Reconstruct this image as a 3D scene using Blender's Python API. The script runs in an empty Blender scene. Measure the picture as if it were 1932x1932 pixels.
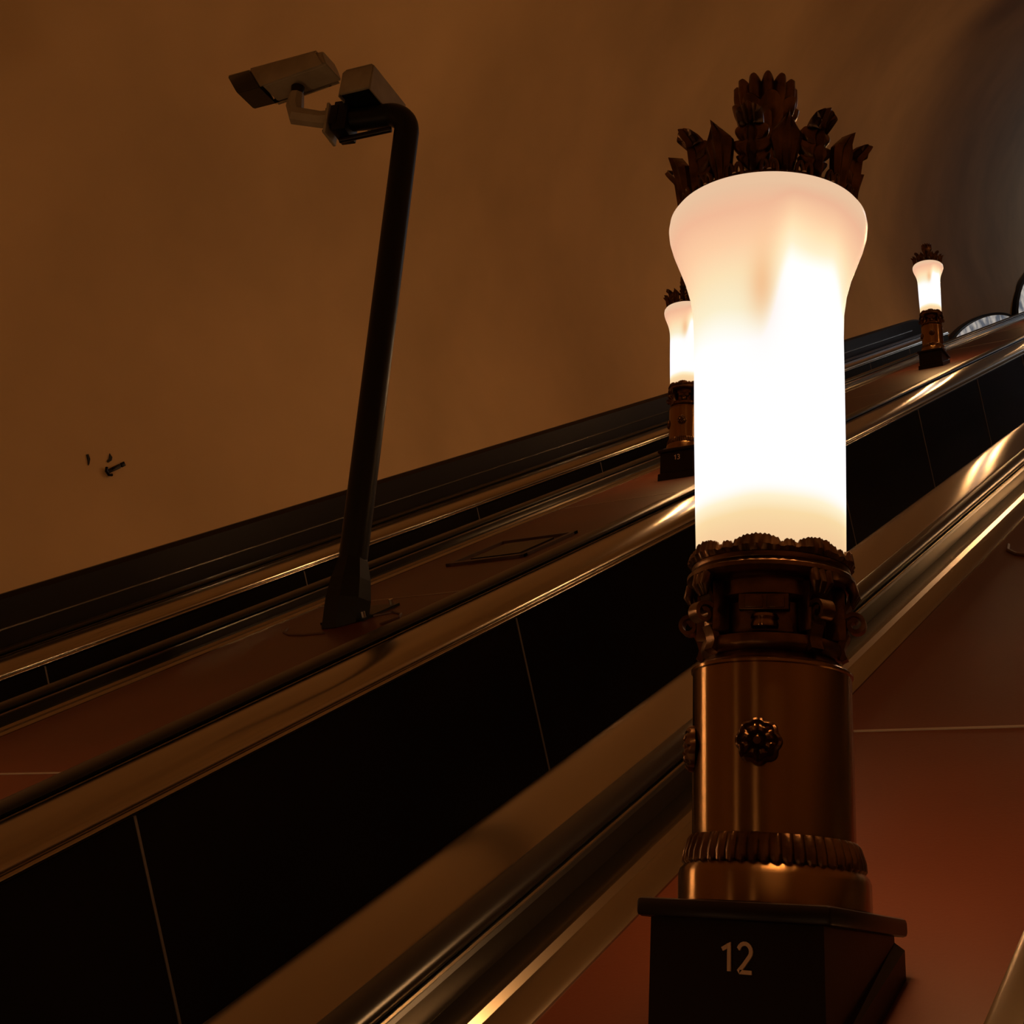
import bpy, bmesh, math, random
from math import sin, cos, pi, radians as R
from mathutils import Vector, Matrix
random.seed(7)
C = bpy.context.scene.collection
SC = bpy.context.scene

# ------------------------------------------------------------------ camera
cam_d = bpy.data.cameras.new('camera'); cam = bpy.data.objects.new('camera', cam_d); C.objects.link(cam)
FW = Vector((-0.54718637, 0.73057177, 0.40847517))
RT = Vector((0.81705856, 0.57213777, 0.0712298))
UP = Vector((0.18166559, -0.37272411, 0.90998591))
cam.matrix_world = Matrix(((RT.x, UP.x, -FW.x, 0), (RT.y, UP.y, -FW.y, 0), (RT.z, UP.z, -FW.z, 0), (0, 0, 0, 1)))
cam_d.sensor_width = 36; cam_d.lens = 36 * 2449.24 / 1932
cam_d.shift_y = -(966 - 693.96) / 1932
cam_d.clip_start = 0.02; cam_d.clip_end = 300
SC.camera = cam

# ------------------------------------------------------------------ world, light, exposure
w = bpy.data.worlds.new('world'); SC.world = w; w.use_nodes = True
w.node_tree.nodes['Background'].inputs[0].default_value = (0.9, 0.6, 0.4, 1)
w.node_tree.nodes['Background'].inputs[1].default_value = 0.004
SC.view_settings.view_transform = 'Standard'; SC.view_settings.look = 'None'
SC.view_settings.gamma = 1; SC.view_settings.use_curve_mapping = False
SC.view_settings.exposure = 0.0
LAMP_POWER = 115.0
LAMP_COLOR = (1.0, 0.50, 0.18)
HALL_POWER = 90.0

# the escalators climb at 28.97 degrees; x = across, n = normal to the slope, s = along the slope
ANG = 0.505665513
E_ = Vector((0, cos(ANG), sin(ANG))); N_ = Vector((0, -sin(ANG), cos(ANG)))
def W(x, n, s): return Vector((x, 0, 0)) + N_ * n + E_ * s

def area(name, loc, to, size, power, col):
    d = bpy.data.lights.new(name, 'AREA'); d.energy = power; d.color = col; d.size = size
    o = bpy.data.objects.new(name, d); C.objects.link(o); o.location = loc
    o.rotation_euler = (Vector(to) - Vector(loc)).to_track_quat('-Z', 'Y').to_euler(); return o
area('hall_light', W(-2.5, 2.6, 46), W(-4.5, 2.0, 20), 2.5, HALL_POWER, (0.75, 0.85, 1.0))

# ------------------------------------------------------------------ materials
def mat(name, col, rough=0.5, metal=0.0, noise=0.0, nscale=8.0, bump=0.0, bscale=60.0, coat=0.0, rvar=0.0, stretch=None, spec=0.5, col2=None):
    m = bpy.data.materials.new(name); m.use_nodes = True; nt = m.node_tree; b = nt.nodes['Principled BSDF']
    b.inputs['Base Color'].default_value = (*col, 1); b.inputs['Roughness'].default_value = rough
    b.inputs['Metallic'].default_value = metal; b.inputs['Coat Weight'].default_value = coat
    b.inputs['Specular IOR Level'].default_value = spec
    tc = nt.nodes.new('ShaderNodeTexCoord'); mp = nt.nodes.new('ShaderNodeMapping'); nt.links.new(tc.outputs['Object'], mp.inputs[0])
    if stretch: mp.vector_type = 'TEXTURE'; mp.inputs['Rotation'].default_value = (ANG, 0, 0); mp.inputs['Scale'].default_value = [1 / q for q in stretch]
    def nz(sc, det=4):
        n = nt.nodes.new('ShaderNodeTexNoise'); n.inputs['Scale'].default_value = sc; n.inputs['Detail'].default_value = det
        nt.links.new(mp.outputs[0], n.inputs['Vector']); return n
    if noise or col2:
        n = nz(nscale); mx = nt.nodes.new('ShaderNodeMix'); mx.data_type = 'RGBA'
        c2 = col2 or tuple(c * (1 - noise) for c in col)
        mx.inputs[6].default_value = (*col, 1); mx.inputs[7].default_value = (*c2, 1)
        rp = nt.nodes.new('ShaderNodeMapRange'); rp.inputs[1].default_value = 0.35; rp.inputs[2].default_value = 0.65
        nt.links.new(n.outputs[0], rp.inputs[0]); nt.links.new(rp.outputs[0], mx.inputs[0]); nt.links.new(mx.outputs[2], b.inputs['Base Color'])
    if rvar:
        n = nz(nscale * 2.3); rp = nt.nodes.new('ShaderNodeMapRange'); rp.inputs[1].default_value = 0.3; rp.inputs[2].default_value = 0.7
        rp.inputs[3].default_value = rough; rp.inputs[4].default_value = rough + rvar
        nt.links.new(n.outputs[0], rp.inputs[0]); nt.links.new(rp.outputs[0], b.inputs['Roughness'])
    if bump:
        n = nz(bscale); bp = nt.nodes.new('ShaderNodeBump'); bp.inputs['Strength'].default_value = bump; bp.inputs['Distance'].default_value = 0.01
        nt.links.new(n.outputs[0], bp.inputs['Height']); nt.links.new(bp.outputs[0], b.inputs['Normal'])
    return m
M = {}
M['plaster'] = mat('plaster', (0.80, 0.56, 0.30), 0.85, noise=0.22, nscale=0.45, bump=0.15, bscale=25)
M['dado'] = mat('dark_dado', (0.010, 0.005, 0.003), 0.35, noise=0.3, nscale=2, spec=0.2)
M['panel'] = mat('black_panel', (0.012, 0.009, 0.007), 0.22, noise=0.3, nscale=1.5, spec=0.25)
M['deck'] = mat('red_deck', (0.078, 0.017, 0.006), 0.42, noise=0.25, nscale=1.2, spec=0.25, bump=0.03, bscale=140)
M['brass'] = mat('brushed_brass', (0.42, 0.37, 0.30), 0.17, 1.0)
M['trim'] = mat('brass_trim', (0.35, 0.30, 0.235), 0.20, 1.0)
M['steel'] = mat('steel_edge', (0.75, 0.72, 0.68), 0.18, 1.0)
M['seam'] = mat('seam_metal', (0.30, 0.24, 0.20), 0.40, 0.6)
M['rubber'] = mat('black_rubber', (0.006, 0.005, 0.005), 0.30, spec=0.35)
M['groove'] = mat('deck_groove', (0.05, 0.02, 0.012), 0.5)
M['bronze'] = mat('cast_bronze', (0.20, 0.105, 0.05), 0.28, 1.0, noise=0.55, nscale=18, rvar=0.15, bump=0.12, bscale=70)
M['column'] = mat('polished_brass', (0.31, 0.175, 0.072), 0.27, 1.0)
def turned(m, aniso, rot=0.25):        # fine turning marks running round the column
    nt = m.node_tree; b = nt.nodes['Principled BSDF']; t = nt.nodes.new('ShaderNodeTangent'); t.direction_type = 'RADIAL'; t.axis = 'Z'
    nt.links.new(t.outputs[0], b.inputs['Tangent']); b.inputs['Anisotropic'].default_value = aniso; b.inputs['Anisotropic Rotation'].default_value = rot
turned(M['column'], 1.0)
M['box'] = mat('dark_lamp_base', (0.009, 0.0035, 0.0025), 0.35, spec=0.25)
M['digit'] = mat('number_metal', (0.80, 0.66, 0.55), 0.35, 0.2)
M['post'] = mat('black_post', (0.004, 0.0045, 0.004), 0.40, spec=0.2)
M['housing'] = mat('housing_paint', (0.28, 0.24, 0.18), 0.5, noise=0.2, nscale=9)
M['glass'] = mat('dark_glass', (0.01, 0.009, 0.008), 0.12)
M['bulbcap'] = mat('lamp_inside', (0.10, 0.055, 0.03), 0.5, 0.6)
M['hall'] = mat('pale_hall_stone', (0.62, 0.66, 0.70), 0.6, noise=0.3, nscale=1.5)
M['step'] = mat('step_metal', (0.08, 0.07, 0.065), 0.45, 0.8)

def shade_material():
    m = bpy.data.materials.new('opal_glass'); m.use_nodes = True; nt = m.node_tree; b = nt.nodes['Principled BSDF']
    L = nt.links.new; N = nt.nodes.new
    b.inputs['Base Color'].default_value = (0.22, 0.15, 0.11, 1); b.inputs['Roughness'].default_value = 0.22
    tc = N('ShaderNodeTexCoord'); sp = N('ShaderNodeSeparateXYZ'); L(tc.outputs['Object'], sp.inputs[0])
    def mth(op, a, c):
        k = N('ShaderNodeMath'); k.operation = op
        for i, v in enumerate((a, c)):
            if isinstance(v, (int, float)): k.inputs[i].default_value = v
            else: L(v, k.inputs[i])
        return k.outputs[0]
    # bulb glow painted into the emission colour, whiter and higher right of the axis
    side = mth('ADD', mth('MULTIPLY', sp.outputs[0], 0.82), mth('MULTIPLY', sp.outputs[1], 0.57))
    nz = N('ShaderNodeTexNoise'); nz.inputs['Scale'].default_value = 6.0; nz.inputs['Detail'].default_value = 0.0
    L(tc.outputs['Object'], nz.inputs['Vector'])
    def sm(v, a, b_, lo, hi):
        k = N('ShaderNodeMapRange'); k.interpolation_type = 'SMOOTHSTEP'; k.inputs[1].default_value = a; k.inputs[2].default_value = b_
        k.inputs[3].default_value = lo; k.inputs[4].default_value = hi; L(v, k.inputs[0]); return k.outputs[0]
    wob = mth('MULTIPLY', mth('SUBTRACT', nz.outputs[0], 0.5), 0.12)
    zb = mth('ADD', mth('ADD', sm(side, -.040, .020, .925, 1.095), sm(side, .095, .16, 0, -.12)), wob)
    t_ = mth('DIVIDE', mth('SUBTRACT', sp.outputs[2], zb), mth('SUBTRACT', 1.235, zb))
    cr = N('ShaderNodeValToRGB'); L(t_, cr.inputs[0])
    e = cr.color_ramp.elements
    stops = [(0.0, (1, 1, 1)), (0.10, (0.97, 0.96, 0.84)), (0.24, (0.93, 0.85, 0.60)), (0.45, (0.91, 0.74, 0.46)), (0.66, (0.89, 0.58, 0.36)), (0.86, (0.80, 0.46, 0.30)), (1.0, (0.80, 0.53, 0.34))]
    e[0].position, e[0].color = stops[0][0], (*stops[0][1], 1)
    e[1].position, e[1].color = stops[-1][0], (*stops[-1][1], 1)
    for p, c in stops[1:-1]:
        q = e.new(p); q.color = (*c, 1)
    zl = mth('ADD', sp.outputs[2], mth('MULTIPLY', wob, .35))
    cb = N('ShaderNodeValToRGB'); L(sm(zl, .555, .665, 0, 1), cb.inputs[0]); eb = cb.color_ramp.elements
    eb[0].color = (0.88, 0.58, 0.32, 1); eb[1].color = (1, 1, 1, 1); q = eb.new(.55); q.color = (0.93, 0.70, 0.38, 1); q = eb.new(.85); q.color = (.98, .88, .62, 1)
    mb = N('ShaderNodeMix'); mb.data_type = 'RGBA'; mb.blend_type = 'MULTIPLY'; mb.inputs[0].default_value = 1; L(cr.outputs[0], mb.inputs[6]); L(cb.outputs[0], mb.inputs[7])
    b.inputs['Emission Strength'].default_value = 1.0
    # dimmer orange spot painted into the glow, for a gap between unseen bulbs
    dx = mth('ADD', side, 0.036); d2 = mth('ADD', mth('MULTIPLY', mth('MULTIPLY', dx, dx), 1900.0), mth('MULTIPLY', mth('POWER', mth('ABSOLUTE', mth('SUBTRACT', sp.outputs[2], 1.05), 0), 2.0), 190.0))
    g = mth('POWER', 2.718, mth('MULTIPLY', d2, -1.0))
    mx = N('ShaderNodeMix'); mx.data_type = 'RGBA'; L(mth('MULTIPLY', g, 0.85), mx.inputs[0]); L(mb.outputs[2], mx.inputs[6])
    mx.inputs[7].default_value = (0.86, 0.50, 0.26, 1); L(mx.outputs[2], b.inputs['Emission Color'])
    return m
M['shade'] = shade_material()
def emit(name, col, s, noise=None):
    m = bpy.data.materials.new(name); m.use_nodes = True; nt = m.node_tree; b = nt.nodes['Principled BSDF']
    b.inputs['Base Color'].default_value = (*col, 1); b.inputs['Emission Color'].default_value = (*col, 1); b.inputs['Emission Strength'].default_value = s
    if noise:
        tc = nt.nodes.new('ShaderNodeTexCoord'); mp = nt.nodes.new('ShaderNodeMapping'); mp.inputs['Scale'].default_value = (1, 1.3, 2.2)
        n = nt.nodes.new('ShaderNodeTexNoise'); n.inputs['Scale'].default_value = 1.6; n.inputs['Detail'].default_value = 3
        cr = nt.nodes.new('ShaderNodeValToRGB'); cr.color_ramp.elements[0].position = 0.38; cr.color_ramp.elements[1].position = 0.58
        cr.color_ramp.elements[0].color = (*noise, 1); cr.color_ramp.elements[1].color = (*col, 1)
        nt.links.new(tc.outputs['Object'], mp.inputs[0]); nt.links.new(mp.outputs[0], n.inputs['Vector']); nt.links.new(n.outputs[0], cr.inputs[0])
        nt.links.new(cr.outputs[0], b.inputs['Emission Color'])
    return m
M['glow_glass'] = emit('self_glow_glass', (0.55, 0.50, 0.44), 0.75, (0.10, 0.12, 0.15))  # brightness of the landing painted in as emission, no lamp behind the glass

# ------------------------------------------------------------------ helpers
def obj(name, bm, m, parent=None, smooth=True, label=None):
    bmesh.ops.recalc_face_normals(bm, faces=bm.faces)
    me = bpy.data.meshes.new(name); bm.to_mesh(me); bm.free()
    if m: me.materials.append(m)
    if smooth:
        for p in me.polygons: p.use_smooth = True
        me.set_sharp_from_angle(angle=R(38))
    o = bpy.data.objects.new(name, me); C.objects.link(o)
    if parent: o.parent = parent
    if label: o['label'] = label
    return o
def thing(name, label, cat, loc=(0, 0, 0), rz=0, group=None, scale=1):
    o = bpy.data.objects.new(name, None); C.objects.link(o); o.location = loc; o.rotation_euler = (0, 0, rz); o.scale = (scale,) * 3
    o.empty_display_size = 0.1
    o['label'] = label; o['category'] = cat
    if group: o['group'] = group
    return o
def tag(o, label, cat, group=None):
    o['label'] = label; o['category'] = cat
    if group: o['group'] = group
def struct(o): o['kind'] = 'structure'; return o
def extrude(bm, prof, s0, s1, closed=True, org=Vector((0, 0, 0)), seg=1):
    """sweep an (x, n) outline along the slope from s0 to s1"""
    rows = []
    for k in range(seg + 1):
        s = s0 + (s1 - s0) * k / seg
        rows.append([bm.verts.new(W(x, n, s) - org) for x, n in prof])
    m = len(prof); rng = m if closed else m - 1
    for k in range(seg):
        for i in range(rng):
            j = (i + 1) % m; bm.faces.new((rows[k][i], rows[k][j], rows[k + 1][j], rows[k + 1][i]))
    if closed: bm.faces.new(rows[0]); bm.faces.new(rows[-1][::-1])
    return bm
def lathe(bm, prof, seg=64, rfun=None, close=False):
    rows = []
    for r, z in prof:
        row = []
        for k in range(seg):
            a = 2 * pi * k / seg; rr, zz = (rfun(r, z, a) if rfun else (r, z))
            row.append(bm.verts.new((rr * cos(a), rr * sin(a), zz)))
        rows.append(row)
    for i in range(len(rows) - 1):
        for k in range(seg):
            j = (k + 1) % seg; bm.faces.new((rows[i][k], rows[i][j], rows[i + 1][j], rows[i + 1][k]))
    if close:
        bm.faces.new(rows[0][::-1]); bm.faces.new(rows[-1])
    return bm
def box(bm, c, s, mtx=None, bev=0.0, taper=None):
    vs = []
    for dx in (-1, 1):
        for dy in (-1, 1):
            for dz in (-1, 1):
                t = 1.0 if not taper or dz < 0 else taper
                v = Vector((c[0] + dx * s[0] / 2 * t, c[1] + dy * s[1] / 2 * t, c[2] + dz * s[2] / 2))
                if mtx: v = mtx @ v
                vs.append(bm.verts.new(v))
    fs = []
    for q in ((0, 1, 3, 2), (4, 6, 7, 5), (0, 4, 5, 1), (2, 3, 7, 6), (0, 2, 6, 4), (1, 5, 7, 3)): fs.append(bm.faces.new([vs[i] for i in q]))
    if bev:
        es = list({e for f in fs for e in f.edges}); bmesh.ops.bevel(bm, geom=es, offset=bev, segments=2, affect='EDGES', profile=0.5)
    return bm
def tube(bm, pts, rad, seg=16, cap=True):
    pts = [Vector(p) for p in pts]; rads = rad if isinstance(rad, (list, tuple)) else [rad] * len(pts)
    rows = []; t0 = (pts[1] - pts[0]).normalized(); u = t0.orthogonal().normalized()
    for i, p in enumerate(pts):
        t = (pts[min(i + 1, len(pts) - 1)] - pts[max(i - 1, 0)]).normalized()
        u = (u - t * u.dot(t)).normalized(); v = t.cross(u)
        rows.append([bm.verts.new(p + (u * cos(2 * pi * k / seg) + v * sin(2 * pi * k / seg)) * rads[i]) for k in range(seg)])
    for i in range(len(rows) - 1):
        for k in range(seg):
            j = (k + 1) % seg; bm.faces.new((rows[i][k], rows[i][j], rows[i + 1][j], rows[i + 1][k]))
    if cap: bm.faces.new(rows[0][::-1]); bm.faces.new(rows[-1])
    return bm
def ell(cx, cn, a, b, a0, a1, k):
    return [(cx + a * cos(R(a0 + (a1 - a0) * i / k)), cn + b * sin(R(a0 + (a1 - a0) * i / k))) for i in range(k + 1)]

S0, S1 = -6.0, 30.0
VC, VR = (-2.5, 0.3), 4.70
# ------------------------------------------------------------------ the setting
bm = bmesh.new()
pr = [(-7.13, -2.0)] + [(VC[0] + VR * cos(R(a)), VC[1] + VR * sin(R(a))) for a in [192.5 - (192.5 + 50) * i / 96 for i in range(97)]]
extrude(bm, pr, -9, 60, closed=False, seg=12)
struct(obj('ceiling', bm, M['plaster']))
bm = bmesh.new(); extrude(bm, [(-7.3, -2.0), (2.9, -2.0), (2.9, -2.2), (-7.3, -2.2)], -9, 30); struct(obj('floor', bm, M['step']))
# dark wainscot under the vault on the left; its upper end rounds down
bm = bmesh.new()
def dado_top(s):
    if s < 24.4: return -0.645
    t = min(1, (s - 24.4) / 1.6); return -0.645 - 0.55 * (1 - math.sqrt(max(0, 1 - t * t)))
rows = []
for s in [-9, 0, 8, 16, 22] + [24.4 + 1.6 * i / 14 for i in range(15)]:
    tt = dado_top(s)
    rows.append([bm.verts.new(W(x, n, s)) for x, n in ((-7.02, -2.0), (-7.02, tt - 0.03), (-7.05, tt), (-7.4, tt), (-7.4, -2.0))])
for a, b in zip(rows, rows[1:]):
    for i in range(5):
        j = (i + 1) % 5; bm.faces.new((a[i], a[j], b[j], b[i]))
bm.faces.new(rows[0]); bm.faces.new(rows[-1][::-1])
struct(obj('wall_left', bm, M['dado']))
bm = bmesh.new(); extrude(bm, [(-7.02, -0.855), (-7.005, -0.85), (-7.005, -0.84), (-7.02, -0.835)], -9, 24.3)
struct(obj('trim_1', bm, M['steel']))
bm = bmesh.new(); extrude(bm, [(1.7, -2.0), (1.7, -0.50), (2.25, -0.44), (2.25, -2.0)], -9, 26); struct(obj('wall_right', bm, M['dado']))  # unseen wainscot, set nearer and higher to darken the column's reflection
# upper end of the tunnel and the plain wall behind the top landing
bm = bmesh.new(); extrude(bm, [(-7.6, -2.4), (-7.6, 5.3), (2.9, 5.3), (2.9, -2.4)], 60, 60.3); struct(obj('wall_back', bm, M['hall'], smooth=False))

# ------------------------------------------------------------------ balustrades
def rail_parts(root, x0, sgn, mold, trim_w, name_track=True, n0=-1.0, rise=0.10, hw=0.10, seams=(), panel_bottom=-1.95, s1=S1, mold_drop=0.06, lobe=0.030):
    """x0 = deck-side edge of the trim, sgn = direction from the deck towards the steps"""
    X = lambda d: x0 + sgn * d
    o = bmesh.new(); extrude(o, [(X(0), n0 - .04), (X(0), n0 + .004), (X(.012), n0 + .010), (X(trim_w * .45), n0 + .012), (X(trim_w * .52), n0 + .022), (X(trim_w - .012), n0 + .022), (X(trim_w), n0 + .015), (X(trim_w), n0 - .04)], S0, s1)
    obj('trim_strip', o, M['trim'], root)
    o = bmesh.new(); a = trim_w
    extrude(o, [(X(a), n0 - .04), (X(a), n0 + rise - .045), (X(a + .006), n0 + rise - .040), (X(a + hw), n0 + rise - .040), (X(a + hw + .006), n0 + rise - .045), (X(a + hw + .006), n0 - .04)], S0, s1)
    obj('handrail_track', o, M['rubber'], root, smooth=False)
    for dd in (0.012, hw - 0.010):
        o = bmesh.new(); extrude(o, [(X(a + dd - .004), n0 + rise - .041), (X(a + dd - .004), n0 + rise - .034), (X(a + dd + .006), n0 + rise - .034), (X(a + dd + .006), n0 + rise - .041)], S0, s1)
        obj('guide_strip', o, M['steel'], root)
    o = bmesh.new(); cx = a + hw / 2 + .003
    pts = [(X(cx + px), n0 + rise - .020 + pn) for px, pn in ell(0, 0, hw * .47, .020, 0, 360, 23)[:-1]]
    extrude(o, pts, S0, s1); obj('handrail', o, M['rubber'], root)
    # brass moulding: a broad flat roll, a groove and a small bead
    b = a + hw + .006; m = mold; o = bmesh.new(); top = n0 + rise - .030
    pf = [(b, top - .045), (b, top - .010), (b + m * .02, top - .004)]
    ac = m * .78
    for t in [i / 18 for i in range(19)]:        # broad roll: flat on top, turning down towards the steps
        a_ = pi / 2 * t; pf.append((b + m * .04 + ac * sin(a_), top - .002 - mold_drop * (1 - cos(a_))))
    ex, en = pf[-1]; pf += [(ex - .006, en - .004), (ex - .006, en - .007)]
    for t in [i / 10 for i in range(11)]:        # bead under it
        a_ = pi * (t - .5); pf.append((ex - .004 + .018 * cos(a_), en - .018 - .011 * sin(a_)))
    pf += [(ex - .010, en - .032)]
    last = pf[-1]; pf += [(ex - .03, en - .034), (b, top - .10)]
    extrude(o, [(X(p), q) for p, q in pf], S0, s1); obj('brass_moulding', o, M['brass'], root)
    # inner panels with narrow metal cover strips between them
    px = last[0] - .004; edges = [S0] + list(seams) + [s1]; ptop = last[1] - .002
    for e0, e1 in zip(edges, edges[1:]):
        o = bmesh.new(); extrude(o, [(X(px - .02), panel_bottom), (X(px - .02), ptop), (X(px), ptop), (X(px), panel_bottom)], e0 + .004, e1 - .004)
        obj('panel', o, M['panel'], root, smooth=False)
    for q in seams:
        o = bmesh.new(); extrude(o, [(X(px - .01), panel_bottom), (X(px - .01), ptop), (X(px + .003), ptop), (X(px + .003), panel_bottom)], q - .0045, q + .0045)
        obj('cover_strip', o, M['seam'], root, smooth=False)
    return X(px)
seamsB = [2.435 + 2.095 * k for k in range(-4, 14)]
seamsC = [4.53 + 2.187 * k for k in range(-4, 12)]
r = thing('escalator_balustrade', 'brass-edged escalator side between the red deck of the lamp numbered 12 and the moving steps', 'balustrade', W(-1.6, -1, 0))
def rel(root):
    bpy.context.view_layer.update()
    for c in root.children: c.matrix_parent_inverse = root.matrix_world.inverted()
rail_parts(r, -1.266, -1, 0.40, 0.165, seams=seamsB, hw=0.09, mold_drop=0.052); rel(r)
r = thing('escalator_balustrade', 'black panelled escalator side with brass moulding, in front of the deck with the camera post', 'balustrade', W(-3.4, -1, 0))
rail_parts(r, -3.68, 1, 0.27, 0.12, seams=seamsB, hw=0.13, mold_drop=0.068, rise=0.105); rel(r)
r = thing('escalator_balustrade', 'escalator side just behind the camera post deck, black handrail and thin brass strip', 'balustrade', W(-5.2, -1, 0))
rail_parts(r, -4.85, -1, 0.25, 0.14, seams=seamsC, hw=0.12, rise=0.095); rel(r)
r = thing('escalator_balustrade', 'farthest escalator side along the plaster wall, brass moulding with bright highlights', 'balustrade', W(-6.8, -1, 0))
rail_parts(r, -6.965, 1, 0.30, 0.115, seams=[q for q in seamsC if q < 24], hw=0.14, n0=-1.02, rise=0.10, mold_drop=0.068, s1=24.6); rel(r)
r = thing('escalator_balustrade', 'escalator side at bottom right corner, brass strip beside the red deck', 'balustrade', W(-0.4, -1, 0))
rail_parts(r, -0.60, 1, 0.30, 0.12, seams=[q for q in seamsB if q < 13], hw=0.10, s1=14); rel(r)

# ------------------------------------------------------------------ decks between the escalators
def deck(x0, x1, label, joints):
    root = thing('escalator_deck', label, 'deck', W((x0 + x1) / 2, -1.0, 0))
    org = root.location
    edges = [S0] + joints + [S1]
    for a, b in zip(edges, edges[1:]):
        o = bmesh.new(); extrude(o, [(x0, -1.09), (x0, -1.0), (x1, -1.0), (x1, -1.09)], a + .006, b - .006, org=org); obj('deck_panel', o, M['deck'], root, smooth=False)
    for q in joints:
        o = bmesh.new(); extrude(o, [(x0, -1.06), (x0, -.998), (x1, -.998), (x1, -1.06)], q - .005, q + .005, org=org); obj('joint_strip', o, M['seam'], root, smooth=False)
    return root
d1 = deck(-1.266, -0.60, 'red-brown sloping deck carrying the big lamp numbered 12', [2.895, 9.8, 16.7])
d2 = deck(-4.85, -3.68, 'red-brown sloping deck carrying the camera post and two smaller lamps', [2.713, 5.10, 7.62, 10.3, 12.9, 15.5, 18.2, 20.8])
def strip_path(name, root, pts, wd, m, h=.006):
    o = bmesh.new(); org = root.location; P = [W(x, -1 + h / 2, s) - org for x, s in pts]
    tube(o, P, wd, seg=8); return obj(name, o, m, root)
# access hatch: raised frame with a sunken lid
org = d2.location
o = bmesh.new()
hx0, hx1, hs0, hs1 = -4.56, -4.02, 5.86, 6.46
for a, b, c_, d_ in ((hx0, hx0 + .03, hs0, hs1), (hx1 - .03, hx1, hs0, hs1), (hx0, hx1, hs0, hs0 + .04), (hx0, hx1, hs1 - .04, hs1)):
    extrude(o, [(a, -1.01), (a, -.985), (b, -.985), (b, -1.01)], c_, d_, org=org)
hf = obj('hatch_frame', o, M['groove'], d2, smooth=False)
o = bmesh.new(); extrude(o, [(hx0 + .10, -1.0), (hx0 + .10, -.990), (hx1 - .10, -.990), (hx1 - .10, -1.0)], hs0 + .11, hs1 - .11, org=org)
obj('hatch_lid', o, M['dado'], hf, smooth=False)
strip_path('seam', d2, [(-4.673 + .02, 4.63), (-4.60, 4.55), (-4.50, 4.48), (-4.38, 4.45), (-4.25, 4.45)], .007, M['groove'])
strip_path('seam', d2, [(-4.19, 4.70), (-4.08, 4.76), (-3.98, 4.70), (-3.93, 4.62), (-3.96, 4.52)], .007, M['groove'])
strip_path('seam', d1, [(-1.222, 4.83), (-1.205, 4.74), (-1.16, 4.66), (-1.10, 4.61), (-1.02, 4.60)], .006, M['groove'])

# ------------------------------------------------------------------ the lamps
def leaf_mesh(pointed):
    """one leaf standing on the rim at angle 0: +x is outward, y across, z up"""
    bm = bmesh.new(); nu, nv = 16, 48
    H = 0.128 if not pointed else 0.120
    front, back = [], []
    for iv in range(nv + 1):
        v = iv / nv
        if pointed:
            wd = 0.030 * (0.42 + 0.58 * min(1, v / 0.62)) if v < .70 else 0.030 * max(0.02, 1 - ((v - .70) / .30) ** 1.05)
            r = 0.158 + 0.030 * v ** 1.3; z = H * v + .0
        else:
            k_ = min(1, v / .70)
            env = .42 + .58 * sin(pi * min(1, k_ * .85 + .08)) ** .9 if v < .72 else .80
            lob = abs(sin(pi * (v * 4.1 + .1))) ** .5
            wd = 0.040 * env * (0.46 + 0.54 * lob) if v < .72 else 0.036 * (.50 + .22 * sin(pi * (v - .66) / .34) ** .7 if v < 1 else .3)
            if v > .84: wd *= math.sqrt(max(0.06, 1 - ((v - .84) / .16) ** 2))
            if v < .72: r = 0.158 + 0.022 * v; z = H * v * 1.12
            else:
                t = (v - .72) / .28; r = 0.1738 + 0.023 * sin(t * pi * .90); z = H * (.8064 + .22 * sin(t * pi * .78))
        rf, rb = [], []
        for iu in range(nu + 1):
            u = -1 + 2 * iu / nu
            y = wd * u; lift = 0.0
            if pointed: d = 0.006 * (1 - abs(u)) + .0025 * cos(3 * pi * u) - .010 * u * u * v
            else:
                y_z = abs(u) * 0.018 * (1 - v); lift = y_z
                d = 0.008 * math.exp(-(u * 4.5) ** 2) + .004 * cos(4.5 * pi * u) * (1 - abs(u)) - .012 * u * u
            if not pointed and v > .72: d *= (1 - (v - .72) / .28 * .8)
            if not pointed:
                lift -= u * u * .012 * max(0, min(1, (v - .66) / .2))
                if v < .72: lift += abs(u) ** 1.5 * .013 * lob
            tk = 0 if pointed else .005 * max(0, (v - .7) / .3)
            rf.append(bm.verts.new((r + d + .005 + tk, y, z + lift + tk))); rb.append(bm.verts.new((r + d - .004 - .003 * (1 - v), y * .97, z + lift)))
        front.append(rf); back.append(rb)
    for i in range(nv):
        for j in range(nu):
            bm.faces.new((front[i][j], front[i][j + 1], front[i + 1][j + 1], front[i + 1][j]))
            bm.faces.new((back[i][j], back[i + 1][j], back[i + 1][j + 1], back[i][j + 1]))
        for j in (0, nu): bm.faces.new((front[i][j], front[i + 1][j], back[i + 1][j], back[i][j]))
    for i in (0, nv):
        for j in range(nu): bm.faces.new((front[i][j], back[i][j], back[i][j + 1], front[i][j + 1]))
    return bm
def rot_copy(name, src, parent, a):
    o = src.copy(); o.name = name; C.objects.link(o); o.parent = parent; o.rotation_euler = (0, 0, a); return o

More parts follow.
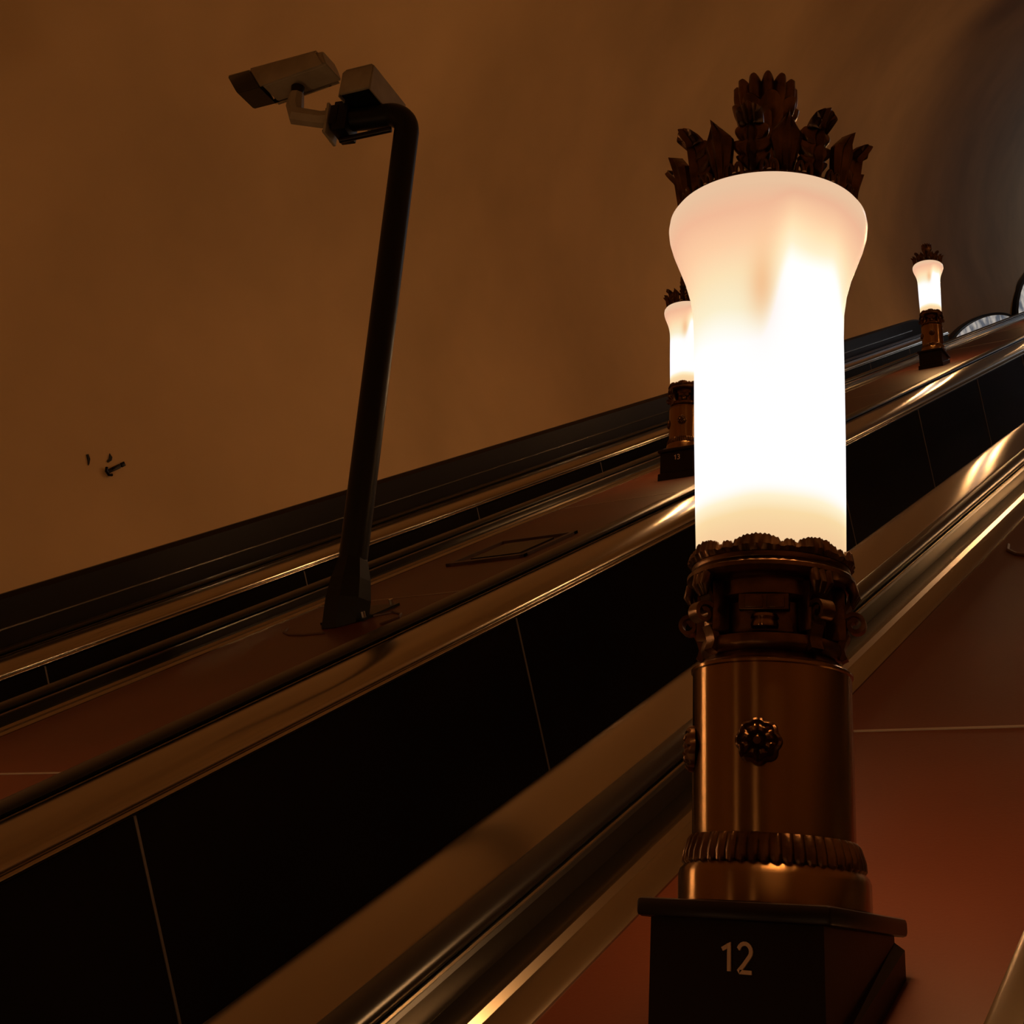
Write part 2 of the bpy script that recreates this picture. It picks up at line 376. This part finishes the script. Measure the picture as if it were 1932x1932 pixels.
TAN = math.tan(ANG); ZD = -0.182
LK = 0.926
FACE = math.atan2(-2.08, 0.95)           # azimuth that looks at the photographer from the lamp
RZ = FACE - R(9.3)                        # ornaments are turned a little to the left of that
def make_lamp(name, label):
    t = thing(name, label, 'lamp', (0, 0, 0), 0, 'brass torch lamps on the escalator decks', LK)
    # square base, its foot cut to the slope
    o = bmesh.new(); h = .143
    def ring(hx, z): return [o.verts.new((sx * hx, sy * hx, z if z is not None else ZD + sy * hx * TAN)) for sx, sy in ((-1, -1), (1, -1), (1, 1), (-1, 1))]
    secs = [ring(h + .012, None), [o.verts.new((sx * (h + .012), sy * (h + .012), max(ZD + sy * h * TAN + .05, ZD + sy * h * TAN + .05))) for sx, sy in ((-1, -1), (1, -1), (1, 1), (-1, 1))],
            [o.verts.new((sx * h, sy * h, ZD + sy * h * TAN + .06)) for sx, sy in ((-1, -1), (1, -1), (1, 1), (-1, 1))], ring(h, -.034)]
    for a, b in zip(secs, secs[1:]):
        for i in range(4):
            j = (i + 1) % 4; o.faces.new((a[i], a[j], b[j], b[i]))
    o.faces.new(secs[0]); o.faces.new(secs[-1][::-1]); obj('base', o, M['box'], t, smooth=False)
    o = bmesh.new(); box(o, (0, 0, -.020), (.322, .322, .028), bev=.007); obj('base_cap', o, M['box'], t)
    # round plinth with a small shoulder
    o = bmesh.new(); lathe(o, [(.02, -.005), (.153, -.005), (.153, .036), (.150, .044), (.142, .052), (.02, .053)], 96); obj('plinth', o, M['column'], t)
    # ring of little leaves
    o = bmesh.new()
    def rf(r, z, a): return (r + .0045 * abs(sin(a * 24)) * (1 if .05 < z < .094 else 0) - .002 * abs(sin(a * 24 + .8)), z - .004 * abs(sin(a * 24)) * (z < .060))
    lathe(o, [(.120, .052), (.140, .053), (.144, .058), (.143, .068), (.139, .080), (.136, .090), (.134, .096), (.120, .097)], 480, rf); obj('leaf_ring', o, M['bronze'], t)
    # polished column drum
    o = bmesh.new(); lathe(o, [(.02, .096), (.131, .096), (.1315, .10), (.1335, .35), (.1335, .358), (.1365, .360), (.1365, .364), (.133, .367), (.02, .367)], 128); obj('column', o, M['column'], t)
    # rosettes
    o = bmesh.new(); seg = 72
    prof = [(.000, .016), (.006, .016), (.009, .012), (.011, .009), (.016, .014), (.022, .013), (.027, .008), (.031, .011), (.0345, .008), (.036, .0)]
    rows = []
    for q, (pr_, ph) in enumerate(prof):
        row = []
        for k in range(seg):
            a = 2 * pi * k / seg; m_ = 1 + (.13 * abs(cos(a * 4)) - .06) * (pr_ > .02); hh = ph * (1 + .5 * (abs(sin(a * 4)) - .5) * (.012 < pr_ < .035))
            row.append(o.verts.new((.131 + hh, pr_ * m_ * cos(a), .232 + pr_ * m_ * sin(a))))
        rows.append(row)
    for i in range(1, len(rows) - 1):
        for k in range(seg): o.faces.new((rows[i][k], rows[i][(k + 1) % seg], rows[i + 1][(k + 1) % seg], rows[i + 1][k]))
    o.faces.new(rows[1])
    bmesh.ops.delete(o, geom=rows[0], context='VERTS')
    ro = obj('rosette', o, M['bronze'], t); ro.rotation_euler = (0, 0, RZ)
    for k in (-73, 143): rot_copy('rosette', ro, t, RZ + R(k))
    # neck and open gallery
    o = bmesh.new(); lathe(o, [(.02, .366), (.120, .366), (.121, .372), (.116, .380), (.110, .384), (.118, .390), (.121, .398), (.119, .410), (.105, .416), (.02, .417)], 96); obj('neck', o, M['bronze'], t)
    o = bmesh.new(); lathe(o, [(.090, .415), (.092, .42), (.092, .47), (.104, .474), (.110, .480), (.110, .505), (.118, .512), (.128, .520), (.02, .522)], 96); obj('gallery_core', o, M['bronze'], t)
    # scroll brackets
    o = bmesh.new(); sc = []
    for i in range(26):
        a = i / 25 * 2 * pi * 1.25; rr = .019 * (1 - .68 * i / 25); sc.append((.143 + rr * cos(-a + 2.6), 0, .447 + rr * sin(-a + 2.6)))
    path = [(.134, 0, .515), (.139, 0, .500), (.134, 0, .480), (.124, 0, .466)] + sc
    def ribbon(path, wd, th):
        rows = []
        P = [Vector(p) for p in path]
        for i, p in enumerate(P):
            tt = (P[min(i + 1, len(P) - 1)] - P[max(i - 1, 0)]).normalized(); nn = Vector((tt.z, 0, -tt.x)); w_ = wd * (1 - .35 * max(0, i - 4) / len(P))
            rows.append([o.verts.new(p + nn * th * a + Vector((0, w_ * b, 0))) for a, b in ((-1, -1), (-1, 1), (1, 1), (1, -1))])
        for a, b in zip(rows, rows[1:]):
            for i in range(4): o.faces.new((a[i], a[(i + 1) % 4], b[(i + 1) % 4], b[i]))
        o.faces.new(rows[0]); o.faces.new(rows[-1][::-1])
    ribbon(path, .014, .0035)
    ribbon([(.128, 0, .430), (.122, 0, .418), (.118, 0, .404), (.121, 0, .392), (.124, 0, .386)], .012, .006)
    br = obj('scroll_bracket', o, M['bronze'], t); br.rotation_euler = (0, 0, RZ + pi / 4)
    # solid body of the bracket with a leaf over its shoulder
    o = bmesh.new(); box(o, (.112, 0, .462), (.036, .030, .090), bev=.006)
    bb = obj('bracket_block', o, M['bronze'], br)
    o = bmesh.new()
    for q in (-1, 0, 1): tube(o, [(.124, q * .012, .520), (.140, q * .014, .512), (.144, q * .013, .497), (.138, q * .009, .480)], [.007, .010, .009, .004], 10)
    lf = obj('bracket_leaf', o, M['bronze'], br)
    for k in range(1, 7):
        b2 = rot_copy('scroll_bracket', br, t, RZ + pi / 4 + k * pi / 4)
        for c in (bb, lf): c2 = c.copy(); C.objects.link(c2); c2.parent = b2
    # latch in the open front between the brackets
    o = bmesh.new(); mt = Matrix.Rotation(FACE - R(6), 4, 'Z')
    box(o, (.104, 0, .463), (.020, .084, .028), mt, .003); box(o, (.112, -.016, .463), (.008, .030, .022), mt, .002); box(o, (.112, .020, .463), (.008, .030, .022), mt, .002)
    la = obj('latch', o, M['bronze'], t)
    o = bmesh.new(); mt2 = mt @ Matrix.Translation((.098, 0, .430)); lathe(o, [(.004, -.008), (.022, -.008), (.0235, -.004), (.022, .002), (.020, .004), (.024, .008), (.022, .013), (.010, .016), (.003, .016)], 32); bmesh.ops.transform(o, matrix=mt2, verts=o.verts); obj('latch_knob', o, M['column'], la)
    # collar: roll, hollow and ragged leaf fringe
    o = bmesh.new(); lathe(o, [(.110, .508), (.132, .508), (.141, .512), (.1465, .519), (.146, .526), (.140, .532), (.136, .536), (.138, .542), (.136, .548), (.128, .550)], 96); co = obj('collar', o, M['bronze'], t)
    o = bmesh.new(); seg = 576; a0 = RZ
    def top(a):
        q = ((a - a0) * 8 / (2 * pi)) % 1.0; u = abs(q if q < .5 else q - 1) * 2      # 0 at a leaf's middle
        big = .016 * math.sqrt(max(0, 1 - (u / .74) ** 2)) if u < .74 else 0
        small = .008 * (1 if u > .84 else 0) + .004
        ser = .0028 * (abs(((a * 60 / (2 * pi) * 2) % 1) - .5) * 2)
        return .556 + max(big, small * .6) + ser
    lay = [(0, .548, .139), (.35, None, .1445), (.7, None, .1425), (1.0, None, .1405)]
    out, inn = [], []
    for f_, zf, r_ in lay:
        rw = []; ri = []
        for k in range(seg):
            a = 2 * pi * k / seg; z = .545 + (top(a) - .545) * f_; rr = r_ + .0016 * cos(a * 48) * (0.3 if f_ == 0 else 1)
            rw.append(o.verts.new((rr * cos(a), rr * sin(a), z))); ri.append(o.verts.new(((rr - .005) * cos(a), (rr - .005) * sin(a), z)))
        out.append(rw); inn.append(ri)
    for i in range(3):
        for k in range(seg):
            j = (k + 1) % seg; o.faces.new((out[i][k], out[i][j], out[i + 1][j], out[i + 1][k])); o.faces.new((inn[i][k], inn[i + 1][k], inn[i + 1][j], inn[i][j]))
    for k in range(seg):
        j = (k + 1) % seg; o.faces.new((out[3][k], out[3][j], inn[3][j], inn[3][k])); o.faces.new((out[0][k], inn[0][k], inn[0][j], out[0][j]))
    obj('leaf_fringe', o, M['bronze'], co)
    # opal glass shade
    o = bmesh.new()
    cp = [(.130, .550), (.1315, .58), (.1345, .68), (.1375, .80), (.1395, .92), (.1405, 1.00), (.1430, 1.05), (.1495, 1.092), (.1605, 1.132), (.1740, 1.168), (.1850, 1.197), (.1915, 1.220), (.1935, 1.238), (.1915, 1.253), (.1855, 1.262), (.177, 1.267), (.165, 1.269), (.120, 1.270), (.02, 1.270)]
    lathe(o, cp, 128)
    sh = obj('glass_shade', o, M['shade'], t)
    o = bmesh.new(); lathe(o, [(.02, 1.271), (.166, 1.271), (.168, 1.277), (.164, 1.283), (.156, 1.285), (.02, 1.285)], 96)
    crown = obj('crown', o, M['bronze'], t)
    for kind, nm, off in ((False, 'acanthus_leaf', 0), (True, 'pointed_leaf', pi / 8)):
        lm = obj(nm, leaf_mesh(kind), M['bronze'], crown); lm.location = (0, 0, 1.275); lm.rotation_euler = (0, 0, RZ + off)
        for k in range(1, 8): c = rot_copy(nm, lm, crown, RZ + off + k * pi / 4); c.location = (0, 0, 1.275)
    # little double scrolls between the leaf feet
    o = bmesh.new(); pts = []
    half = [Vector((.168 + .004 * sin(b), .002 + .011 * (1 - cos(b)) * .6, 1.280 + .017 * sin(b))) for b in [i / 9 * pi * 1.35 for i in range(10)]]
    pts = [Vector((p.x, -p.y, p.z)) for p in half[::-1]] + half
    tube(o, pts, .0042, 8); rs = obj('rim_scroll', o, M['bronze'], crown); rs.rotation_euler = (0, 0, RZ + pi / 16)
    for k in range(1, 16): rot_copy('rim_scroll', rs, crown, RZ + pi / 16 + k * pi / 8)
    # finial: stem and fluted flared cup
    o = bmesh.new()
    def ff(r, z, a):
        k = max(0, min(1, (z - 1.40) / .12)); f = abs(cos(a * 6.5)) if False else abs(cos(a * 6))
        return r * (1 - .16 * k + .22 * k * f), z + (.018 * (f - .4) * (1 if z > 1.555 else 0))
    lathe(o, [(.040, 1.285), (.042, 1.295), (.030, 1.305), (.026, 1.33), (.026, 1.37), (.031, 1.41), (.041, 1.45), (.051, 1.49), (.058, 1.525), (.062, 1.555), (.062, 1.572), (.057, 1.578), (.050, 1.560), (.035, 1.52), (.012, 1.50)], 144, ff)
    fi = obj('finial', o, M['bronze'], crown)
    o = bmesh.new(); lathe(o, [(.030, 1.455), (.050, 1.478), (.062, 1.500), (.066, 1.518), (.062, 1.522), (.050, 1.505), (.034, 1.485)], 96, lambda r, z, a: (r * (.86 + .2 * abs(cos(a * 4 + .6))), z + .016 * abs(cos(a * 4 + .6)))); obj('finial_petals', o, M['bronze'], fi)
    # light given by the shade
    for zz in (.72, 1.02):
        ld = bpy.data.lights.new('lamp_glow', 'POINT'); ld.energy = LAMP_POWER; ld.color = LAMP_COLOR; ld.shadow_soft_size = .165
        lo = bpy.data.objects.new('lamp_glow', ld); C.objects.link(lo); lo.parent = t; lo.location = (0, 0, zz)
    return t
def copy_tree(o, parent=None):
    c = o.copy(); C.objects.link(c)
    if parent: c.parent = parent
    for ch in list(o.children): copy_tree(ch, c)
    return c
def digit(bm, ch, x0, z0, h, wd, y):
    if ch == '1': strokes = [[(.05, .76), (.20, .84), (.34, 1.0), (.34, .5), (.34, 0)]]
    elif ch == '2': strokes = [[(.05, .80)] + [(.32 + .26 * cos(R(a)), .73 + .27 * sin(R(a))) for a in range(160, -41, -20)] + [(.30, .28), (.06, .02), (.10, .0), (.60, .0)]]
    else: strokes = [[(.08, .88)] + [(.30 + .24 * cos(R(a)), .76 + .24 * sin(R(a))) for a in range(130, -91, -20)] + [(.26, .53)] + [(.30 + .28 * cos(R(a)), .26 + .26 * sin(R(a))) for a in range(80, -151, -20)]]
    for st in strokes:
        P = [Vector((x0 + px_ * h, z0 + pz * h)) for px_, pz in st]; rows = []
        for i, p in enumerate(P):
            d = (P[min(i + 1, len(P) - 1)] - P[max(i - 1, 0)]).normalized(); nn = Vector((-d.y, d.x)) * wd / 2
            rows.append([bm.verts.new((q.x, yy, q.y)) for yy in (y, y - .003) for q in ((p + nn), (p - nn))])
        for a, b in zip(rows, rows[1:]):
            for q in ((0, 1), (1, 3), (3, 2), (2, 0)): bm.faces.new((a[q[0]], a[q[1]], b[q[1]], b[q[0]]))
        bm.faces.new((rows[0][0], rows[0][1], rows[0][3], rows[0][2])); bm.faces.new((rows[-1][0], rows[-1][1], rows[-1][3], rows[-1][2]))
def number(root, s_):
    for k, ch in enumerate(s_):
        bm = bmesh.new(); digit(bm, ch, -.020 + k * .0265, -.103, .039, .0058, -.1435)
        obj('digit', bm, M['digit'], root, smooth=False, label='pale metal digit ' + ch)
def lamp_loc(x, y):
    zd = (-1 + y * sin(ANG)) / cos(ANG); return (x, y, zd - ZD * LK)
L1 = make_lamp('torch_lamp', 'large glowing torch lamp in the foreground with number 12 on its dark base')
others = []
for x, y, lab in ((-4.3, 7.942, 'smaller glowing lamp numbered 13, half hidden behind the big foreground lamp'),
                  (-4.3, 14.02, 'farthest small glowing lamp near the right edge, on the camera post deck'),
                  (-4.3, 1.85, 'torch lamp on the camera post deck, outside the left edge of the view'),
                  (-4.3, 20.1, 'torch lamp high up on the camera post deck, beyond the right edge'),
                  (-4.3, -4.2, 'torch lamp low on the camera post deck, behind the photographer'),
                  (-0.92, -4.3, 'torch lamp down the big lamp\'s deck, behind the photographer'),
                  (-0.92, 7.35, 'torch lamp farther up the big lamp\'s deck, beyond the right edge'),
                  (-0.92, 13.4, 'highest torch lamp on the big lamp\'s deck, beyond the right edge')):
    c = copy_tree(L1); c.location = lamp_loc(x, y); c['label'] = lab; others.append(c)
L1.location = lamp_loc(-0.88, 1.924)
number(L1, '12'); number(others[0], '13')

# ------------------------------------------------------------------ camera post
px, py = -4.3, 4.5646; zb = (-1 + py * sin(ANG)) / cos(ANG)
post = thing('camera_post', 'tall black curved post rising from the deck and carrying two surveillance cameras', 'post', (px, py, zb))
ADIR = Vector((sin(R(-107)), cos(R(-107)), 0)); ztop = 2.925
o = bmesh.new(); pts = [(0, 0, .10), (0, 0, ztop - .10)]
for i in range(1, 13):
    a = i / 12 * pi / 2; rr = .13
    pts.append(tuple(ADIR * (rr * (1 - cos(a))) + Vector((0, 0, ztop - .10 + rr * sin(a)))))
pts.append(tuple(ADIR * .43 + Vector((0, 0, ztop + .03))))
tube(o, pts, [.072] + [.072] + [.070] * 12 + [.066], 24); obj('pole', o, M['post'], post)
o = bmesh.new(); rows = []
for rr, zz in ((.118, None), (.118, .10), (.105, .20), (.078, .30), (.073, .31)):
    rows.append([o.verts.new((rr * cos(R(22.5 + 45 * k)), rr * sin(R(22.5 + 45 * k)), (rr * sin(R(22.5 + 45 * k)) * TAN + .004) if zz is None else zz)) for k in range(8)])
for a, b in zip(rows, rows[1:]):
    for k in range(8): o.faces.new((a[k], a[(k + 1) % 8], b[(k + 1) % 8], b[k]))
o.faces.new(rows[0]); o.faces.new(rows[-1]); obj('base_socket', o, M['post'], post, smooth=False)
o = bmesh.new(); extrude(o, [(-.14 + px, -1.0), (-.14 + px, -.988), (.14 + px, -.988), (.14 + px, -1.0)], 4.64, 4.92, org=post.location); obj('base_plate', o, M['post'], post, smooth=False)
SL = 4.78
for k, (bx, bs) in enumerate(((.115, 4.89), (-.115, 4.89), (.115, 4.67), (-.115, 4.67))):
    o = bmesh.new(); P = W(px + bx, -.99, bs) - post.location; tube(o, [P, P + N_ * .03], .012, 8); obj('anchor_bolt', o, M['steel'], post)
# end plate on the arm
def frame_of(d, up=Vector((0, 0, 1))):
    d = d.normalized(); s_ = up.cross(d).normalized(); u = d.cross(s_); return Matrix((d, s_, u)).transposed().to_4x4()   # local x = forward
tip = ADIR * .46 + Vector((0, 0, ztop + .03))
MA = Matrix.Translation(tip) @ frame_of(ADIR)
o = bmesh.new(); box(o, (-.06, 0, -.01), (.09, .16, .20), MA, .006); box(o, (-.02, 0, .0), (.05, .17, .13), MA, .005); mp = obj('mounting_clamp', o, M['post'], post)
o = bmesh.new(); box(o, (.03, 0, -.01), (.018, .15, .21), MA, .004); wp = obj('wall_plate', o, M['housing'], mp)
for yy in (-.045, .045):
    for zq in (-.085, .065):
        o = bmesh.new(); P = MA @ Vector((.038, yy, zq)); Q = MA @ Vector((.052, yy, zq)); tube(o, [P, Q], .013, 6); obj('bolt', o, M['rubber'], wp)
# second small side arm carrying the rear camera
o = bmesh.new(); tube(o, [ADIR * .10 + Vector((0, 0, ztop - .07)), ADIR * .42 + Vector((0, 0, ztop - .10))], .018, 12); obj('cable_conduit', o, M['dado'], post)

def cam_frame(loc, az, tilt, roll=0):
    d = Vector((sin(R(az)) * cos(R(tilt)), cos(R(az)) * cos(R(tilt)), sin(R(tilt))))
    return Matrix.Translation(loc) @ frame_of(d) @ Matrix.Rotation(R(roll), 4, 'X')
# camera one, over the arm's end
cam1 = thing('surveillance_camera', 'long pale surveillance camera with sunshield at the arm tip, pointing left', 'camera', post.location + tip)
def local(root, m): return Matrix.Translation(-Vector(root.location)) @ m
base1 = cam1.location + Vector((0, 0, 0))
C1 = cam_frame(base1 + ADIR * .42 + Vector((0, 0, .365)), -100, -1, 0) @ Matrix.Diagonal((1.12, 1.05, 1.05, 1))
m1 = local(cam1, C1)
o = bmesh.new(); prof = [(-.075, -.075), (.075, -.075), (.085, -.06), (.085, .045), (.06, .08), (-.06, .08), (-.085, .045), (-.085, -.06)]
def loft(o, prof, x0, x1, mtx, sh=0.0, ty=1.0, sh0=0.0, rear=1.0):
    a = [o.verts.new(mtx @ Vector((x0 + sh0 * z, y, z if z > 0 else z * rear))) for y, z in prof]; b = [o.verts.new(mtx @ Vector((x1 + sh * z, y * ty, z * ty))) for y, z in prof]
    for i in range(len(prof)): j = (i + 1) % len(prof); o.faces.new((a[i], a[j], b[j], b[i]))
    o.faces.new(a[::-1]); o.faces.new(b); bmesh.ops.bevel(o, geom=[e for e in o.edges], offset=.006, segments=2, affect='EDGES')
loft(o, prof, -.32, .10, m1, sh=.55, sh0=.3, rear=.5); obj('housing', o, M['housing'], cam1)
o = bmesh.new(); pv = [(-.095, -.085), (-.095, .055), (-.068, .092), (.068, .092), (.095, .055), (.095, -.085), (.088, -.085), (.088, .05), (.063, .083), (-.063, .083), (-.088, .05), (-.088, -.085)]
def hood(o, x0, x1, mtx, s0_, s1_):
    a = [o.verts.new(mtx @ Vector((x0 + s0_ * z, y, z if z > 0 else z * .5))) for y, z in pv]; b = [o.verts.new(mtx @ Vector((x1 + s1_ * z, y, z))) for y, z in pv]
    for i in range(12): j = (i + 1) % 12; o.faces.new((a[i], a[j], b[j], b[i]))
    o.faces.new(a[::-1]); o.faces.new(b)
hood(o, -.29, .115, m1, .4, .60); sv = obj('sunshield', o, M['housing'], cam1)
o = bmesh.new(); loft(o, [(y * 1.10, z * 1.08) for y, z in prof], .12, .27, m1, sh=.60, sh0=.60); obj('front_hood', o, M['glass'], cam1, label='black hood over the lens')
o = bmesh.new(); box(o, (-.09, -.088, -.066), (.36, .012, .012), m1 @ Matrix.Rotation(R(5), 4, 'Y'), .002); obj('side_rail', o, M['steel'], cam1)
o = bmesh.new()
box(o, (.08, -.095, -.05), (.03, .02, .03), m1, .004); box(o, (-.20, -.092, -.025), (.03, .02, .03), m1, .004); obj('latch', o, M['dado'], cam1)
j1 = m1 @ Vector((-.12, 0, -.080))
o = bmesh.new(); tube(o, [j1, j1 + Vector((0, 0, -.06))], [.042, .036], 16); obj('swivel', o, M['dado'], cam1)
o = bmesh.new(); q0 = j1 + Vector((0, 0, -.05)); qa = Vector((q0.x, q0.y, .15)); qb = Vector((q0.x, q0.y, .075)) - ADIR * .02
tube(o, [q0, qa, qb, ADIR * .10 + Vector((0, 0, .035)), ADIR * .04 + Vector((0, 0, .025))], [.044, .054, .058, .054, .060], 8); obj('bracket_arm', o, M['housing'], cam1)
# camera two, above the elbow
cam2 = thing('surveillance_camera', 'shorter boxy surveillance camera mounted over the post\'s elbow, pointing downhill', 'camera', post.location + Vector((0, 0, ztop + .13)))
C2 = cam_frame(cam2.location + ADIR * .27 + Vector((0, .02, .055)), 170, 3, 0) @ Matrix.Diagonal((.85, 1, 1, 1)); m2 = local(cam2, C2)
o = bmesh.new(); loft(o, [(-.09, -.085), (.09, -.085), (.10, -.07), (.10, .07), (.08, .09), (-.08, .09), (-.10, .07), (-.10, -.07)], -.22, .185, m2); obj('housing', o, M['post'], cam2)  # body coloured black to paint in the shade on its underside
o = bmesh.new(); a_ = [(-.108, -.09), (-.108, .08), (-.085, .10), (.085, .10), (.108, .08), (.108, -.09), (.101, -.09), (.101, .075), (.080, .092), (-.080, .092), (-.101, .075), (-.101, -.09)]
a = [o.verts.new(m2 @ Vector((-.24, y, z))) for y, z in a_]; b = [o.verts.new(m2 @ Vector((.20, y, z))) for y, z in a_]
for i in range(12): j = (i + 1) % 12; o.faces.new((a[i], a[j], b[j], b[i]))
o.faces.new(a[::-1]); o.faces.new(b); obj('sunshield', o, M['housing'], cam2)
o = bmesh.new(); box(o, (.195, 0, .005), (.025, .20, .165), m2, .006); obj('front_plate', o, M['housing'], cam2)
k0 = m2 @ Vector((-.05, 0, -.085)); o = bmesh.new(); tube(o, [k0, k0 * .5 + (ADIR * .14 + Vector((0, 0, -.10))) * .5, ADIR * .14 + Vector((0, 0, -.10))], [.04, .045, .05], 12); obj('swivel', o, M['post'], cam2)

# ------------------------------------------------------------------ small things on the plaster
def on_vault(n, s, off=0.0):
    x = VC[0] - math.sqrt(VR ** 2 - (n - VC[1]) ** 2); p = W(x, n, s); c = W(VC[0], VC[1], s); return p + (c - p).normalized() * off, (c - p).normalized()
P, nrm = on_vault(-.06, 5.86, .012)
dirn = (E_ * .83 + Vector((0, 0, 1)) * .2).normalized(); up_ = nrm.cross(dirn).normalized()
FR = Matrix((dirn, up_, nrm)).transposed().to_4x4()
t = thing('wall_clip', 'small broken dark metal clip stuck on the plaster wall at far left', 'clip', P)
o = bmesh.new(); box(o, (0, 0, .006), (.115, .030, .014), FR, .004); box(o, (0.02, .004, .018), (.07, .012, .012), FR, .003); obj('clip_body', o, M['dado'], t)
o = bmesh.new(); tube(o, [FR @ Vector(p) for p in ((-.05, .03, .01), (-.068, .01, .014), (-.06, -.022, .012), (-.035, -.032, .01))], .010, 8); obj('clip_hook', o, M['dado'], t)
o = bmesh.new(); box(o, (.085, .0, .006), (.035, .032, .014), FR, .004); obj('clip_tab', o, M['dado'], t)
def chip(n, s, pts, label):
    P, nrm = on_vault(n, s, .004); z_ = (N_ - nrm * N_.dot(nrm)).normalized()
    o = bmesh.new(); a = [o.verts.new(E_ * x + z_ * y) for x, y in pts]; b = [o.verts.new(E_ * x + z_ * y + nrm * .006) for x, y in pts]
    for i in range(len(pts)): j = (i + 1) % len(pts); o.faces.new((a[i], a[j], b[j], b[i]))
    o.faces.new(a[::-1]); o.faces.new(b); q = obj('plaster_flake', o, M['dado'], None, smooth=False); q.location = P; tag(q, label, 'flake')
chip(.045, 5.69, [(-.008, .03), (.008, .03), (.012, -.005), (-.004, -.035), (-.016, -.045), (-.01, -.01)], 'thin dark sliver of lifted paint on the plaster, left of the broken clip')
chip(.02, 5.86, [(.01, .03), (.022, .0), (.01, -.02), (-.02, -.03), (-.03, -.018), (-.008, -.004)], 'triangular brown flake on the plaster just above the broken clip')

# ------------------------------------------------------------------ arched glazed screen at the top landing
def arch(w, h): return [(-w * cos(pi * i / 24), h * sin(pi * i / 24) ** .85) for i in range(25)]
def arched_screen(sc, base, w, h, label):
    t = thing('arched_screen', label, 'screen', W(-7.0, base, sc)); org = t.location
    def arch_mesh(o, x0, x1, w0, h0, w1=None, h1=None):
        A = arch(w0, h0); V = lambda xx, y, z: o.verts.new(W(xx, base + z, sc + y) - org)
        if w1 is None:
            f = [V(x1, y, z) for y, z in A]; b = [V(x0, y, z) for y, z in A]
            for i in range(24): o.faces.new((f[i], f[i + 1], b[i + 1], b[i]))
            o.faces.new(f); o.faces.new(b[::-1])
        else:
            B = arch(w1, h1); q = [[V(xx, y, z) for y, z in L_] for xx, L_ in ((x0, A), (x1, A), (x1, B), (x0, B))]
            for i in range(24):
                for k in range(4): o.faces.new((q[k][i], q[k][i + 1], q[(k + 1) % 4][i + 1], q[(k + 1) % 4][i]))
    o = bmesh.new(); arch_mesh(o, -7.11, -7.03, w, h); obj('glass', o, M['glow_glass'], t, smooth=False)
    o = bmesh.new(); arch_mesh(o, -7.11, -6.99, w + .10, h + .022, w, h); obj('rim', o, M['steel'], t)
    o = bmesh.new(); arch_mesh(o, -7.11, -7.0, w + .25, h + .06, w + .11, h + .024); obj('outer_frame', o, M['dado'], t)
arched_screen(29.7, -1.62, 3.25, .56, 'glowing pale arched glazed screen with steel rim, just right of the farthest lamp')
arched_screen(38.0, -1.9, 5.0, 1.7, 'second pale arched screen, glowing in place of the bright landing opening, a sliver at the right edge of the picture')  # added glowing arch, stands in for the bright opening to the landing
